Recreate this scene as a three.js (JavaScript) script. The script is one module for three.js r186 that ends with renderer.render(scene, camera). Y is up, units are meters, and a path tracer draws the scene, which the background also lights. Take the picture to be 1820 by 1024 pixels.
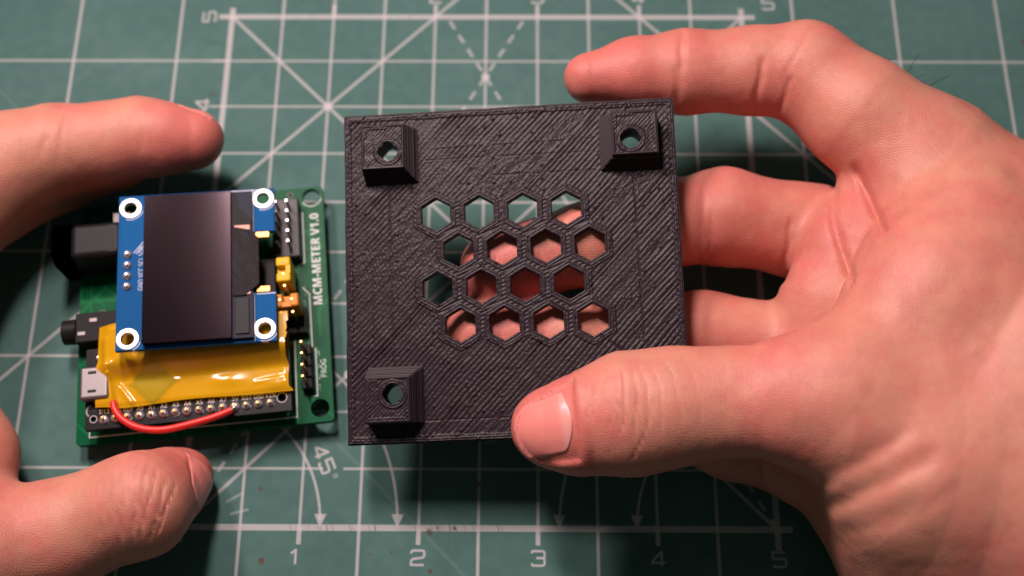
import * as THREE from 'three';
import { mergeGeometries } from 'three/addons/utils/BufferGeometryUtils.js';
import { RoundedBoxGeometry } from 'three/addons/geometries/RoundedBoxGeometry.js';
import { RectAreaLightUniformsLib } from 'three/addons/lights/RectAreaLightUniformsLib.js';

// ---------------------------------------------------------------- camera, light, exposure (lengths below are millimetres, MM turns them into metres)
const MM = 0.001;
const V = (x, y, z) => new THREE.Vector3(x, y, z);
const scene = new THREE.Scene();
const camera = new THREE.PerspectiveCamera(26.443, 1820 / 1024, 0.02, 6);
camera.position.set(9.21 * MM, 261.78 * MM, 108.39 * MM);
camera.rotation.set(-1.2072, 0.0239, -0.0189, 'YXZ');
camera.updateMatrixWorld();
camera.focus = 0.244;
camera.userData.fStop = 9;
const EXPOSURE = 1.0;
scene.background = new THREE.Color(0.038, 0.055, 0.05);      // the dim room around the table
RectAreaLightUniformsLib.init();
const LAMPS = [
  { at: V(-185, 304, -165), aim: V(200, 80, 160), size: [60, 60], power: 90, label: 'square desk lamp head at the left, off the picture, on a slim arm' },
  { at: V(-62, 304, -112), aim: V(70, 100, 200), size: [32, 110], power: 104, label: 'long desk lamp bar behind the mat, off the picture, on an arm' },
];
for (const l of LAMPS) {
  const light = new THREE.RectAreaLight(new THREE.Color(1.0, 0.80, 0.79), l.power, l.size[0] * MM, l.size[1] * MM);
  light.position.copy(l.at).multiplyScalar(MM);
  light.lookAt(l.aim.clone().multiplyScalar(MM));
  light.castShadow = true;
  light.name = 'lamp_light';
  scene.add(light);
}

// ---------------------------------------------------------------- helpers
let seed = 7;
const rnd = () => { seed = (seed + 0x6d2b79f5) | 0; let t = Math.imul(seed ^ (seed >>> 15), 1 | seed); t = (t + Math.imul(t ^ (t >>> 7), 61 | t)) ^ t; return ((t ^ (t >>> 14)) >>> 0) / 4294967296; };
const hash = (x, y, z) => { let h = Math.imul(x, 374761393) ^ Math.imul(y, 668265263) ^ Math.imul(z, 2147483647 ^ 0x5bd1e995); h = Math.imul(h ^ (h >>> 13), 1274126177); return ((h ^ (h >>> 16)) >>> 0) / 4294967296; };
const fade = (t) => t * t * (3 - 2 * t);
function noise(x, y, z = 0) {                                  // -1 .. 1
  const X = Math.floor(x), Y = Math.floor(y), Z = Math.floor(z), a = fade(x - X), b = fade(y - Y), c = fade(z - Z);
  const m = (p, q, t) => p + (q - p) * t;
  return 2 * m(m(m(hash(X, Y, Z), hash(X + 1, Y, Z), a), m(hash(X, Y + 1, Z), hash(X + 1, Y + 1, Z), a), b),
    m(m(hash(X, Y, Z + 1), hash(X + 1, Y, Z + 1), a), m(hash(X, Y + 1, Z + 1), hash(X + 1, Y + 1, Z + 1), a), b), c) - 1;
}
const clamp = (x, a = 0, b = 1) => Math.min(b, Math.max(a, x));
const step = (a, b, x) => fade(clamp((x - a) / (b - a)));
const used = {};
function numbered(name) { used[name] = (used[name] ?? -1) + 1; return used[name] ? name + '_' + String(used[name]).padStart(3, '0') : name; }
function tag(o, label, category, group, kind) { o.userData.label = label; if (category) o.userData.category = category; if (group) o.userData.group = group; if (kind) o.userData.kind = kind; return o; }
function thing(name, label, category, p = [0, 0, 0], group) {
  const o = new THREE.Group(); o.name = numbered(name); o.position.set(p[0] * MM, p[1] * MM, p[2] * MM); scene.add(o);
  return tag(o, label, category, group);
}
function norm(g) { g = g.index ? g.toNonIndexed() : g; for (const k of Object.keys(g.attributes)) if (!['position', 'normal', 'uv'].includes(k)) g.deleteAttribute(k); return g; }
function join(list) { return list.length === 1 ? list[0] : mergeGeometries(list.map(norm)); }
function part(name, geos, mat, parent, p) {                     // one named mesh; its geometry is given in millimetres
  const g = join([geos].flat()); g.scale(MM, MM, MM);
  const m = new THREE.Mesh(g, mat); m.name = name; m.castShadow = m.receiveShadow = true;
  if (p) m.position.set(p[0] * MM, p[1] * MM, p[2] * MM);
  (parent ?? scene).add(m);
  return m;
}
const box = (x0, y0, z0, x1, y1, z1, r = 0.15) => new RoundedBoxGeometry(x1 - x0, y1 - y0, z1 - z0, 2, Math.min(r, (x1 - x0) / 2.01, (y1 - y0) / 2.01, (z1 - z0) / 2.01)).translate((x0 + x1) / 2, (y0 + y1) / 2, (z0 + z1) / 2);
function cyl(a, b, r0, r1 = r0, n = 20) {
  const d = b.clone().sub(a), g = new THREE.CylinderGeometry(r1, r0, d.length(), n);
  g.applyQuaternion(new THREE.Quaternion().setFromUnitVectors(V(0, 1, 0), d.clone().normalize()));
  return g.translate((a.x + b.x) / 2, (a.y + b.y) / 2, (a.z + b.z) / 2);
}
const ball = (x, y, z, r, sy = 1, n = 14) => new THREE.SphereGeometry(r, n, 10).scale(1, sy, 1).translate(x, y, z);
const rgb = (r, g, b) => new THREE.Color().setRGB(r, g, b);
const std = (color, roughness = 0.5, extra = {}) => new THREE.MeshPhysicalMaterial({ color, roughness, ...extra });
function canvas(w, h, draw) { const c = document.createElement('canvas'); c.width = w; c.height = h; draw(c.getContext('2d'), w, h); return c; }
function colourMap(c) { const t = new THREE.CanvasTexture(c); t.colorSpace = THREE.SRGBColorSpace; t.anisotropy = 8; return t; }
function grain(n, f, repeat = true) {                           // grey DataTexture of f(x, y) in 0..1
  const d = new Uint8Array(n * n * 4);
  for (let y = 0; y < n; y++) for (let x = 0; x < n; x++) { const v = clamp(f(x, y)) * 255, i = (y * n + x) * 4; d[i] = d[i + 1] = d[i + 2] = v; d[i + 3] = 255; }
  const t = new THREE.DataTexture(d, n, n); t.magFilter = THREE.LinearFilter; t.minFilter = THREE.LinearMipmapLinearFilter; t.generateMipmaps = true; t.needsUpdate = true;
  if (repeat) t.wrapS = t.wrapT = THREE.RepeatWrapping;
  return t;
}
const tileNoise = (x, y, p, z) => { const X = Math.floor(x), Y = Math.floor(y), a = fade(x - X), b = fade(y - Y), w = (k) => ((k % p) + p) % p, h = (i, j) => hash(w(i), w(j), z); return (h(X, Y) * (1 - a) + h(X + 1, Y) * a) * (1 - b) + (h(X, Y + 1) * (1 - a) + h(X + 1, Y + 1) * a) * b; };
// a pixel of the 1820 x 1024 photograph, at a height above the mat, as a point of the place (used for joints)
const F = 512 / Math.tan((26.443 / 2) * Math.PI / 180), BACK = V(0, 0, 1).applyQuaternion(camera.quaternion), EYE = V(9.21, 261.78, 108.39);
function at(px, py, h) { const d = V((px - 910) / F, -(py - 512) / F, -1).applyQuaternion(camera.quaternion); return EYE.clone().addScaledVector(d, (h - EYE.y) / d.y); }
const perPixel = (p) => EYE.clone().sub(p).dot(BACK) / F;       // millimetres that one pixel covers there

// a slab: outline with holes, lying flat, top at y = y1; uv runs 0..1 over the given rectangle
function slab(shape, y0, y1, rect, bevel = 0) {
  const g = new THREE.ExtrudeGeometry(shape, { depth: y1 - y0 - 2 * bevel, bevelEnabled: bevel > 0, bevelSize: bevel, bevelThickness: bevel, bevelOffset: -bevel, bevelSegments: 2, curveSegments: 20 });
  g.rotateX(Math.PI / 2).translate(0, y1 - bevel, 0);           // shape y becomes z
  const p = g.attributes.position, uv = g.attributes.uv;
  if (rect) for (let i = 0; i < p.count; i++) uv.setXY(i, (p.getX(i) - rect[0]) / (rect[2] - rect[0]), 1 - (p.getZ(i) - rect[1]) / (rect[3] - rect[1]));
  return g;
}
function rectShape(x0, z0, x1, z1, r = 0.3, holes = []) {
  const s = new THREE.Shape();
  s.moveTo(x0 + r, z0); s.lineTo(x1 - r, z0); s.quadraticCurveTo(x1, z0, x1, z0 + r); s.lineTo(x1, z1 - r); s.quadraticCurveTo(x1, z1, x1 - r, z1);
  s.lineTo(x0 + r, z1); s.quadraticCurveTo(x0, z1, x0, z1 - r); s.lineTo(x0, z0 + r); s.quadraticCurveTo(x0, z0, x0 + r, z0);
  for (const [x, z, rr] of holes) { const h = new THREE.Path(); h.absarc(x, z, rr, 0, Math.PI * 2, true); s.holes.push(h); }
  return s;
}

// ---------------------------------------------------------------- the table and the cutting mat
const table = part('table', box(-420, -36, -420, 420, -3, 420, 2), std(rgb(0.16, 0.11, 0.075), 0.5));
tag(table, 'plain brown table top underneath the cutting mat', undefined, undefined, 'structure');

const MX0 = -152, MX1 = 152, MZ0 = -104, MZ1 = 104, PW = 2048, PH = Math.round(2048 * (MZ1 - MZ0) / (MX1 - MX0)), K = PW / (MX1 - MX0);
const matPrint = canvas(PW, PH, (c, w, h) => {
  c.fillStyle = 'rgb(79,112,106)'; c.fillRect(0, 0, w, h);
  const img = c.getImageData(0, 0, w, h), d = img.data;
  for (let y = 0; y < h; y++) for (let x = 0; x < w; x++) {
    const i = (y * w + x) * 4, n = 5 * noise(x / 90, y / 90, 3) + 3.5 * noise(x / 14, y / 14, 9) + 4 * (hash(x, y, 5) - 0.5);
    d[i] += n; d[i + 1] += n; d[i + 2] += n;
  }
  c.putImageData(img, 0, 0);
  const X = (i) => ((i - 2.5) * 25.4 - MX0) * K, Y = (i) => ((2.5 - i) * 25.4 - MZ0) * K, u = 25.4 * K;
  const ink = (a = 1) => `rgba(198,190,190,${a * 0.88})`;
  const line = (x0, y0, x1, y1, mm, a = 0.9, dash) => { c.strokeStyle = ink(a); c.lineWidth = mm * K; c.setLineDash(dash ? dash.map((q) => q * K) : []); c.beginPath(); c.moveTo(X(x0), Y(y0)); c.lineTo(X(x1), Y(y1)); c.stroke(); };
  const hw = 1.35, fw = 0.66;
  // inch square with half-inch grid, then the one-inch grid outside it
  for (let k = 1; k < 10; k++) { const v = k / 2; line(v, 0, v, 5.0, fw, 0.82); line(-0.15, v, 5.0, v, fw * 0.9, 0.8); }
  for (let k = -4; k < 9; k++) { line(k + 0.5, -2, k + 0.5, 0, fw * 1.1, 0.85); line(k + 0.5, 5, k + 0.5, 7.5, fw * 1.1, 0.85); if (k < 0 || k > 4) line(k + 0.5, 0, k + 0.5, 5, fw * 1.1, 0.85); }
  for (let k = -2; k < 7; k++) { line(-4, k + 0.5, 0, k + 0.5, fw, 0.8); line(5, k + 0.5, 9, k + 0.5, fw, 0.8); if (k < 0 || k > 4) line(0, k + 0.5, 5, k + 0.5, fw, 0.8); }
  line(-0.13, 0, 5.13, 0, hw); line(-0.13, 5, 5.13, 5, hw); line(0, -0.13, 0, 5.1, hw); line(5, -0.17, 5, 5.1, hw);
  for (let k = 1; k < 5; k++) { line(k, 0, k, -0.14, 1.0); line(k, 5, k, 5.14, 1.0); }
  line(1, 5, 1, 7, fw * 1.1, 0.8);
  // 45 degree lines and the dashed 60 degree lines
  line(0, 0, 5, 5, 0.8, 0.8); line(0, 5, 5, 0, 0.85, 0.8);
  line(-3, 0, 3.5, 6.5, 0.85, 0.8); line(2, 7, 8, 1, 0.85, 0.8); line(-3, 5, 3, -1, 0.7, 0.12);
  for (const [x, s] of [[0, 1], [5, -1]]) {
    line(x, 0, x + s * 5 / Math.sqrt(3), 5, 0.8, 0.75, [2.6, 2.0]);
    if (s > 0) for (const a of [15, 30, 75]) { const r0 = 0.42, r1 = 0.58, q = a * Math.PI / 180; line(x + s * r0 * Math.cos(q), r0 * Math.sin(q), x + s * r1 * Math.cos(q), r1 * Math.sin(q), 0.6, 0.5); }
    for (const [r, top] of [[1.17, 62], [1.82, 62]]) {
      c.strokeStyle = ink(0.85); c.lineWidth = 0.62 * K; c.setLineDash([]); c.beginPath();
      for (let k = 0; k <= 40; k++) { const q = (3 + (top - 3) * k / 40) * Math.PI / 180; c[k ? 'lineTo' : 'moveTo'](X(x + s * r * Math.cos(q)), Y(r * Math.sin(q))); }
      c.stroke();
      c.fillStyle = ink(0.9); c.beginPath(); c.moveTo(X(x + s * r - 0.052), Y(0.115)); c.lineTo(X(x + s * r + 0.052), Y(0.115)); c.lineTo(X(x + s * r), Y(0.0)); c.fill();
    }
  }
  c.fillStyle = ink(0.9); for (const [x, y] of [[1, 4], [1.34, 1.34], [2.5, 4.33]]) { c.beginPath(); c.arc(X(x), Y(y), 1.05 * K, 0, 7); c.fill(); }
  // square-cornered numerals, drawn as strokes
  const GLYPH = { 1: [[[0.25, 0.75], [0.62, 1], [0.62, 0]]], 2: [[[0, 0.78], [0, 0.9], [0.1, 1], [0.9, 1], [1, 0.9], [1, 0.62], [0.88, 0.5], [0.14, 0.42], [0, 0.28], [0, 0], [1, 0]]],
    3: [[[0, 0.84], [0.08, 1], [0.9, 1], [1, 0.9], [1, 0.6], [0.9, 0.52], [0.34, 0.52]], [[0.9, 0.52], [1, 0.42], [1, 0.1], [0.9, 0], [0.08, 0], [0, 0.16]]], 4: [[[0.74, 0], [0.74, 1], [0, 0.32], [0, 0.24], [1, 0.24]]],
    5: [[[0.98, 1], [0, 1], [0, 0.56], [0.88, 0.56], [1, 0.46], [1, 0.1], [0.9, 0], [0.08, 0], [0, 0.14]]], o: [[[0.1, 0.1], [0.9, 0.1], [0.9, 0.9], [0.1, 0.9], [0.1, 0.1]]] };
  const glyph = (ch, x, y, hgt, wid, turn = 0, weight = 0.17, a = 0.95) => {
    c.save(); c.translate(X(x), Y(y)); c.rotate(turn); c.strokeStyle = ink(a); c.lineWidth = hgt * u * weight; c.lineJoin = 'round'; c.lineCap = 'butt'; c.setLineDash([]);
    for (const path of GLYPH[ch]) { c.beginPath(); path.forEach(([gx, gy], i) => c[i ? 'lineTo' : 'moveTo']((gx - 0.5) * wid * u, (0.5 - gy) * hgt * u)); c.stroke(); }
    c.restore();
  };
  for (const k of [1, 2, 3, 4, 5]) glyph(String(k), k - (k === 1 ? 0.03 : 0), -0.245, 0.118, 0.108);
  for (const k of [2, 3, 4, 5]) glyph(String(k), k + (k === 5 ? 0.27 : 0), k === 5 ? 5.16 : 5.23, 0.13, 0.11);
  glyph('5', -0.225, 5.0, 0.12, 0.11, -Math.PI / 2); glyph('4', -0.2, 4.02, 0.13, 0.12, -Math.PI / 2);
  for (const [x, s, t] of [[0, 1, 1.17], [5, -1, -1.17]]) {
    const put = (ch, r, deg, sz) => { const q = deg * Math.PI / 180; glyph(ch, x + s * r * Math.cos(q), r * Math.sin(q), sz, sz * 0.86, t, 0.2); };
    c.fillStyle = 'rgb(79,112,106)'; c.fillRect(X(x + s * 1.17) - (s > 0 ? 0 : 0.17 * u), Y(0.56), 0.17 * u, 0.14 * u);
    put('4', 1.31, 29.5, 0.115); put('5', 1.31, 23.5, 0.115); put('o', 1.35, 19.0, 0.035);
  }
  // dirt and old cuts: specks with outlines of their own
  for (const [x, y, r, a] of [[0.655, 0.32, 1.0, 0.5], [0.70, -0.28, 1.25, 0.75], [2.10, -0.35, 1.0, 0.55], [1.78, -0.2, 0.7, 0.4], [2.5, 0.375, 0.8, 0.6], [2.09, -0.03, 1.2, 0.45], [2.3, 0.0, 0.8, 0.5], [2.16, 0.0, 0.7, 0.4], [-0.11, 4.13, 1.0, 0.35], [1.75, 5.0, 0.6, 0.2], [0.45, 0.2, 0.5, 0.4], [0.98, 0.33, 0.4, 0.3], [1.6, -0.22, 0.7, 0.3], [7.72, 4.72, 1.3, 0.55], [-0.62, 0.3, 0.7, 0.4], [6.4, 3.1, 0.8, 0.3], [3.9, -0.55, 0.6, 0.4]]) {
    for (let k = 0; k < 7; k++) { c.fillStyle = `rgba(92,66,52,${a * 0.45})`; c.beginPath(); c.ellipse(X(x) + (rnd() - 0.5) * r * K * 0.7, Y(y) + (rnd() - 0.5) * r * K * 0.7, r * K * (0.25 + 0.3 * rnd()), r * K * (0.2 + 0.25 * rnd()), rnd() * 3, 0, 7); c.fill(); }
  }
  for (let k = 0; k < 260; k++) { c.fillStyle = `rgba(${rnd() < 0.5 ? '30,48,44' : '150,160,152'},${0.08 + 0.2 * rnd()})`; c.beginPath(); c.ellipse(rnd() * w, rnd() * h, (0.08 + 0.25 * rnd() ** 3) * K, (0.06 + 0.16 * rnd()) * K, rnd() * 3, 0, 7); c.fill(); }
  for (let k = 0; k < 120; k++) { const x = rnd() * w, y = rnd() * h, q = rnd() * 6.3, l = (3 + 14 * rnd()) * K; c.strokeStyle = `rgba(${rnd() < 0.6 ? '34,62,56' : '150,170,162'},${0.16 + 0.26 * rnd()})`; c.lineWidth = 0.13 * K; c.setLineDash([]); c.beginPath(); c.moveTo(x, y); c.lineTo(x + l * Math.cos(q), y + l * Math.sin(q)); c.stroke(); }
  for (let k = 0; k < 30; k++) { const x = 0.9 + 1.9 * rnd(); c.strokeStyle = `rgba(60,52,48,${0.2 + 0.3 * rnd()})`; c.lineWidth = 0.14 * K; c.beginPath(); c.moveTo(X(x), Y(0.025)); c.lineTo(X(x + 0.02 * (rnd() - 0.5) + 0.015), Y(-0.03)); c.stroke(); }
});
const matGrain = grain(512, (x, y) => 0.5 + 0.35 * (tileNoise(x / 4, y / 4, 128, 2) - 0.5) + 0.5 * (tileNoise(x / 1.6, y / 1.6, 320, 4) - 0.5));
matGrain.repeat.set(10, 7);
{
  const g = slab(rectShape(MX0, MZ0, MX1, MZ1, 4), -3, 0, [MX0, MZ0, MX1, MZ1], 0.4);
  const m = part('cutting_mat', g, std(0xffffff, 0.8, { map: colourMap(matPrint), bumpMap: matGrain, bumpScale: 0.00003, specularIntensity: 0.25 }));
  tag(m, 'green cutting mat printed with a pale inch grid, lying under everything', 'cutting mat', undefined, 'structure');
}

// ---------------------------------------------------------------- materials shared by the electronics
const M = {
  black: std(rgb(0.009, 0.008, 0.009), 0.5, { specularIntensity: 0.4 }), blackSoft: std(rgb(0.014, 0.012, 0.013), 0.62, { specularIntensity: 0.4 }), tin: std(rgb(0.78, 0.74, 0.72), 0.28, { metalness: 1 }), steel: std(rgb(0.26, 0.235, 0.23), 0.5, { metalness: 0.85 }),
  solder: std(rgb(0.55, 0.52, 0.52), 0.3, { metalness: 1 }), gold: std(rgb(0.85, 0.55, 0.2), 0.3, { metalness: 1 }), edge: std(rgb(0.35, 0.4, 0.3), 0.6),
  yellow: std(rgb(0.80, 0.48, 0.008), 0.45, { specularIntensity: 0.45 }), orange: std(rgb(0.66, 0.23, 0.01), 0.42, { specularIntensity: 0.5 }), red: std(rgb(0.68, 0.02, 0.015), 0.4), flux: std(rgb(0.55, 0.5, 0.5), 0.38, { metalness: 0.75 }),
};
const TEXT = 'sans-serif';

// ---------------------------------------------------------------- the circuit board assembly: origin at the back right corner of the board, on the mat
const ORG = V(-37.2, 0, -14.36), TURN = 0.1065;
const B = thing('circuit_board', 'green circuit board stacked with a small dark screen, yellow tape and a red wire', 'circuit board', [ORG.x, 0, ORG.z]);
B.rotation.y = TURN;
const PT = 5;                                                    // height of the board's upper face
{
  const R = [-55.4, 0, 0, 56.1], N = 1280, k = N / 56.1, X = (u) => (u + 55.4) * k, Y = (w) => w * k;
  const art = canvas(Math.round(55.4 * k), N, (c, w, h) => {
    c.fillStyle = 'rgb(5,84,50)'; c.fillRect(0, 0, w, h);
    for (let i = 0; i < 60; i++) {                               // copper tracks under the lacquer
      c.strokeStyle = 'rgba(24,122,70,0.55)'; c.lineWidth = (0.3 + 0.5 * rnd()) * k; let x = rnd() * w, y = rnd() * h; c.beginPath(); c.moveTo(x, y);
      for (let j = 0; j < 3; j++) { const q = Math.floor(rnd() * 8) * Math.PI / 4, l = (3 + 9 * rnd()) * k; x += l * Math.cos(q); y += l * Math.sin(q); c.lineTo(x, y); } c.stroke();
    }
    const silk = 'rgba(226,226,220,0.95)'; c.strokeStyle = silk; c.fillStyle = silk; c.lineWidth = 0.3 * k; c.lineJoin = 'round';
    const path = (...p) => { c.beginPath(); p.forEach(([u, v], i) => c[i ? 'lineTo' : 'moveTo'](X(u), Y(v))); c.stroke(); };
    path([-4.9, 6.2], [-4.9, 18.6], [-6.4, 19.4]); path([-7.8, 37], [-7.9, 54.5], [-52.5, 54.5], [-52.5, 35]); path([-3.3, 39.2], [-3.3, 50.2], [-4.1, 50.2]);
    path([-5.6, 24.6], [-4.1, 26.4], [-4.0, 39]); path([-54.5, 26.9], [-43, 26.9]);
    c.lineWidth = 0.22 * k; c.beginPath(); c.arc(X(-2.75), Y(2.45), 2.35 * k, 0.2, 2.6); c.stroke();
    const up = (t, u, v, size, bold) => { c.save(); c.translate(X(u), Y(v)); c.rotate(-Math.PI / 2); c.font = `${bold ? 'bold ' : ''}${size * k}px ${TEXT}`; c.textBaseline = 'middle'; c.fillText(t, 0, 0); c.restore(); };
    c.save(); c.translate(X(-2.25), Y(29.3)); c.rotate(-Math.PI / 2); c.font = `bold ${2.75 * k}px ${TEXT}`; c.textBaseline = 'middle'; const tw = c.measureText('MCM-METER V1.0').width; c.scale(22.7 * k / tw, 1); c.fillText('MCM-METER V1.0', 0, 0); c.restore();
    c.save(); c.translate(X(-1.75), Y(46.2)); c.rotate(-Math.PI / 2); c.font = `${1.7 * k}px ${TEXT}`; c.textBaseline = 'middle'; c.scale(4.3 * k / c.measureText('PROG').width, 1); c.fillText('PROG', 0, 0); c.restore();
    c.globalAlpha = 0.8; for (const [u, v, l] of [[-2.75, 40.6, 1.2], [-2.75, 43.4, 0.8], [-2.75, 46.0, 0.8], [-2.75, 48.4, 1.2], [-4.8, 35.2, 1.4], [-4.75, 38.2, 1.4], [-5.2, 29.2, 2.4], [-5.1, 25.2, 2.2]]) for (let j = 0; j < 5; j++) { c.lineWidth = 0.16 * k; c.beginPath(); c.moveTo(X(u - 0.38 + 0.7 * rnd()), Y(v - l / 2 + l * j / 4)); c.lineTo(X(u + 0.38 - 0.5 * rnd()), Y(v - l / 2 + l * (j + 0.6 * rnd()) / 4)); c.stroke(); }
    c.globalAlpha = 1; for (const [u, v] of [[-50.2, 26.1], [-45.3, 25.6], [-7.5, 1.5], [-36, 3], [-30, 2.2]]) { c.fillStyle = 'rgba(120,120,110,0.8)'; c.beginPath(); c.arc(X(u), Y(v), 0.75 * k, 0, 7); c.fill(); c.fillStyle = 'rgb(8,12,10)'; c.beginPath(); c.arc(X(u), Y(v), 0.45 * k, 0, 7); c.fill(); }
  });
  part('board', slab(rectShape(-55.4, 0, 0, 56.1, 1.0, [[-2.75, 2.45, 2.0], [-2.9, 52.95, 2.0], [-52.4, 2.6, 2.0]]), PT - 1.6, PT, R, 0.05), std(0xffffff, 0.34, { map: colourMap(art), specularIntensity: 0.12 }), B);
  // solder tails under the board carry it above the mat
  const tails = []; for (const [u, v] of [[-52, 12], [-48, 30], [-10, 52], [-45, 52], [-8, 8], [-8, 40], [-30, 20], [-25, 52], [-40, 36]]) tails.push(cyl(V(u, 0, v), V(u, PT - 1.62, v), 0.35, 0.8, 8));
  tails.forEach((t) => part('solder_tail', t, M.solder, B));
}
// power jack
{
  const j = new THREE.Group(); j.name = 'power_jack'; B.add(j);
  const fl = new THREE.Shape(); [[8.2, PT], [17.3, PT], [17.3, 13.6], [15.4, 16], [10.0, 16], [8.2, 14.2]].forEach(([w, h], i) => fl[i ? 'lineTo' : 'moveTo'](w, h));
  const g = new THREE.ExtrudeGeometry(fl, { depth: 3.0, bevelEnabled: true, bevelSize: 0.25, bevelThickness: 0.25, bevelSegments: 2 });
  g.applyMatrix4(new THREE.Matrix4().makeBasis(V(0, 0, 1), V(0, 1, 0), V(1, 0, 0))).translate(-57.9, 0, 0);
  part('flange', g, M.black, j);
  part('barrel', [box(-54.6, PT, 8.5, -43, 15.3, 17.0, 1.6), box(-54.6, PT, 8.7, -43, 11.5, 16.8, 0.3), box(-46.4, 9, 9.4, -44.2, 15.25, 16.2, 0.3)], M.black, j);
  part('solder_lug', [box(-45.6, 12.4, 5.7, -42, 12.7, 8.4, 0.1), box(-45.8, PT, 5.6, -45.5, 12.7, 8.2, 0.1)], std(rgb(0.24, 0.21, 0.2), 0.6, { metalness: 0.5 }), j);
}
// audio jack
{
  const j = new THREE.Group(); j.name = 'audio_jack'; B.add(j);
  part('body', box(-54.4, PT, 27.8, -42, 10.3, 34.6, 0.35), M.blackSoft, j);
  part('collar', cyl(V(-57.5, 7.9, 31.2), V(-54.4, 7.9, 31.2), 2.7, 2.85, 28), M.black, j);
  for (const [u, w] of [[-50.5, 29.7], [-53.0, 32.6], [-46.4, 32.0]]) part('contact', box(u - 0.85, 10.0, w - 0.45, u + 0.85, 10.45, w + 0.45, 0.12), M.steel, j);
}
// microcontroller board on its pins
{
  const n = new THREE.Group(); n.name = 'microcontroller_board'; B.add(n);
  const R = [-51.9, 36.3, -8.2, 54.3], k = 36, X = (u) => (u - R[0]) * k, Y = (w) => (w - R[1]) * k, pins = [];
  const names = ['VIN', 'GND', 'RST', '5V', 'A7', 'A6', 'A5', 'A4', 'A3', 'A2', 'A1', 'A0', 'REF', '3V3', 'D13'];
  names.forEach((t, i) => pins.push([t, -12.72 - 2.512 * i]));
  const art = canvas(Math.round((R[2] - R[0]) * k), Math.round((R[3] - R[1]) * k), (c, w, h) => {
    c.fillStyle = 'rgb(17,13,14)'; c.fillRect(0, 0, w, h);
    for (let i = 0; i < 40; i++) { c.strokeStyle = 'rgba(52,44,48,0.6)'; c.lineWidth = 0.3 * k; let x = rnd() * w, y = rnd() * h; c.beginPath(); c.moveTo(x, y); for (let j = 0; j < 3; j++) { const q = Math.floor(rnd() * 8) * Math.PI / 4, l = (1 + 3 * rnd()) * k; x += l * Math.cos(q); y += l * Math.sin(q); c.lineTo(x, y); } c.stroke(); }
    c.fillStyle = 'rgba(226,216,214,0.95)'; c.textAlign = 'center'; c.textBaseline = 'middle'; c.font = `bold ${1.25 * k}px monospace`;
    for (const [t, u] of pins) c.fillText(t, X(u + 0.1), Y(50.55));
    c.strokeStyle = 'rgba(220,210,210,0.9)'; c.lineWidth = 0.16 * k;
    c.beginPath(); c.arc(X(-10.2), Y(51.3), 1.05 * k, 0, 7); c.stroke(); c.beginPath(); c.arc(X(-50.1), Y(52.0), 0.75 * k, 0, 7); c.stroke();
    for (const [, u] of pins) { c.beginPath(); c.arc(X(u), Y(52.1), 1.0 * k, 0.3, 1.9 + rnd()); c.stroke(); }
    c.lineWidth = 0.35 * k; c.strokeStyle = 'rgba(190,185,185,0.8)'; c.beginPath(); c.arc(X(-50.3), Y(50.2), 1.3 * k, 2.2, 4.4); c.stroke();
  });
  part('board', slab(rectShape(...R, 0.25, [[-10.2, 51.3, 0.85], [-50.1, 52.0, 0.5]]), 8.45, 10, R, 0.04), std(0xffffff, 0.42, { map: colourMap(art), specularIntensity: 0.35 }), n);
  for (const [, u] of pins) {
    part('solder_joint', [ball(u + 0.15 * (rnd() - 0.5), 10.0, 52.2 + 0.2 * (rnd() - 0.5), 0.92 + 0.2 * rnd(), 0.55 + 0.4 * rnd()), cyl(V(u, 10, 52.2), V(u, 11.15, 52.2), 0.33, 0.3, 8)], M.flux, n);
    part('pin_tip', box(u - 0.3, 11.0, 51.9, u + 0.3, 11.45, 52.5, 0.1), M.gold, n);
  }
  for (let i = 0; i < 14; i++) part('solder_joint', ball(-12.7 - 2.512 * i, 10.0, 38.4, 0.95, 0.7), M.solder, n);
  part('pin_header', [box(-49.5, PT, 51.0, -10.2, 8.44, 53.5, 0.2), box(-49.5, PT, 37.1, -10.2, 8.44, 39.6, 0.2)], M.black, n);
  const usb = part('usb_port', [box(-52.4, 10.02, 41.1, -46.2, 12.7, 48.3, 0.7)], M.steel, n);
  for (const w of [42.5, 46.6]) part('slot', box(-50.6, 12.5, w - 0.32, -48.8, 12.78, w + 0.32, 0.1), std(rgb(0.02, 0.015, 0.015), 0.8), usb);
  const chip = slab(rectShape(-3.5, -3.5, 3.5, 3.5, 0.2), 10.02, 11.1, null, 0.08); chip.rotateY(Math.PI / 4).translate(-37.2, 0, 45.2);
  part('chip', chip, M.black, n);
  part('components', [box(-31, 10.02, 42, -29.2, 10.8, 43, 0.1), box(-27, 10.02, 46, -25.4, 10.7, 47, 0.1), box(-22, 10.02, 41.5, -18, 11.0, 46, 0.2), box(-15, 10.02, 44.5, -13.4, 10.9, 46.5, 0.15), box(-45, 10.02, 40.5, -43.6, 10.7, 42, 0.1)], M.blackSoft, n);
  part('solder_lump', ball(-49.2, 10.3, 38.6, 0.75, 0.9), M.tin, n);
}
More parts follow.
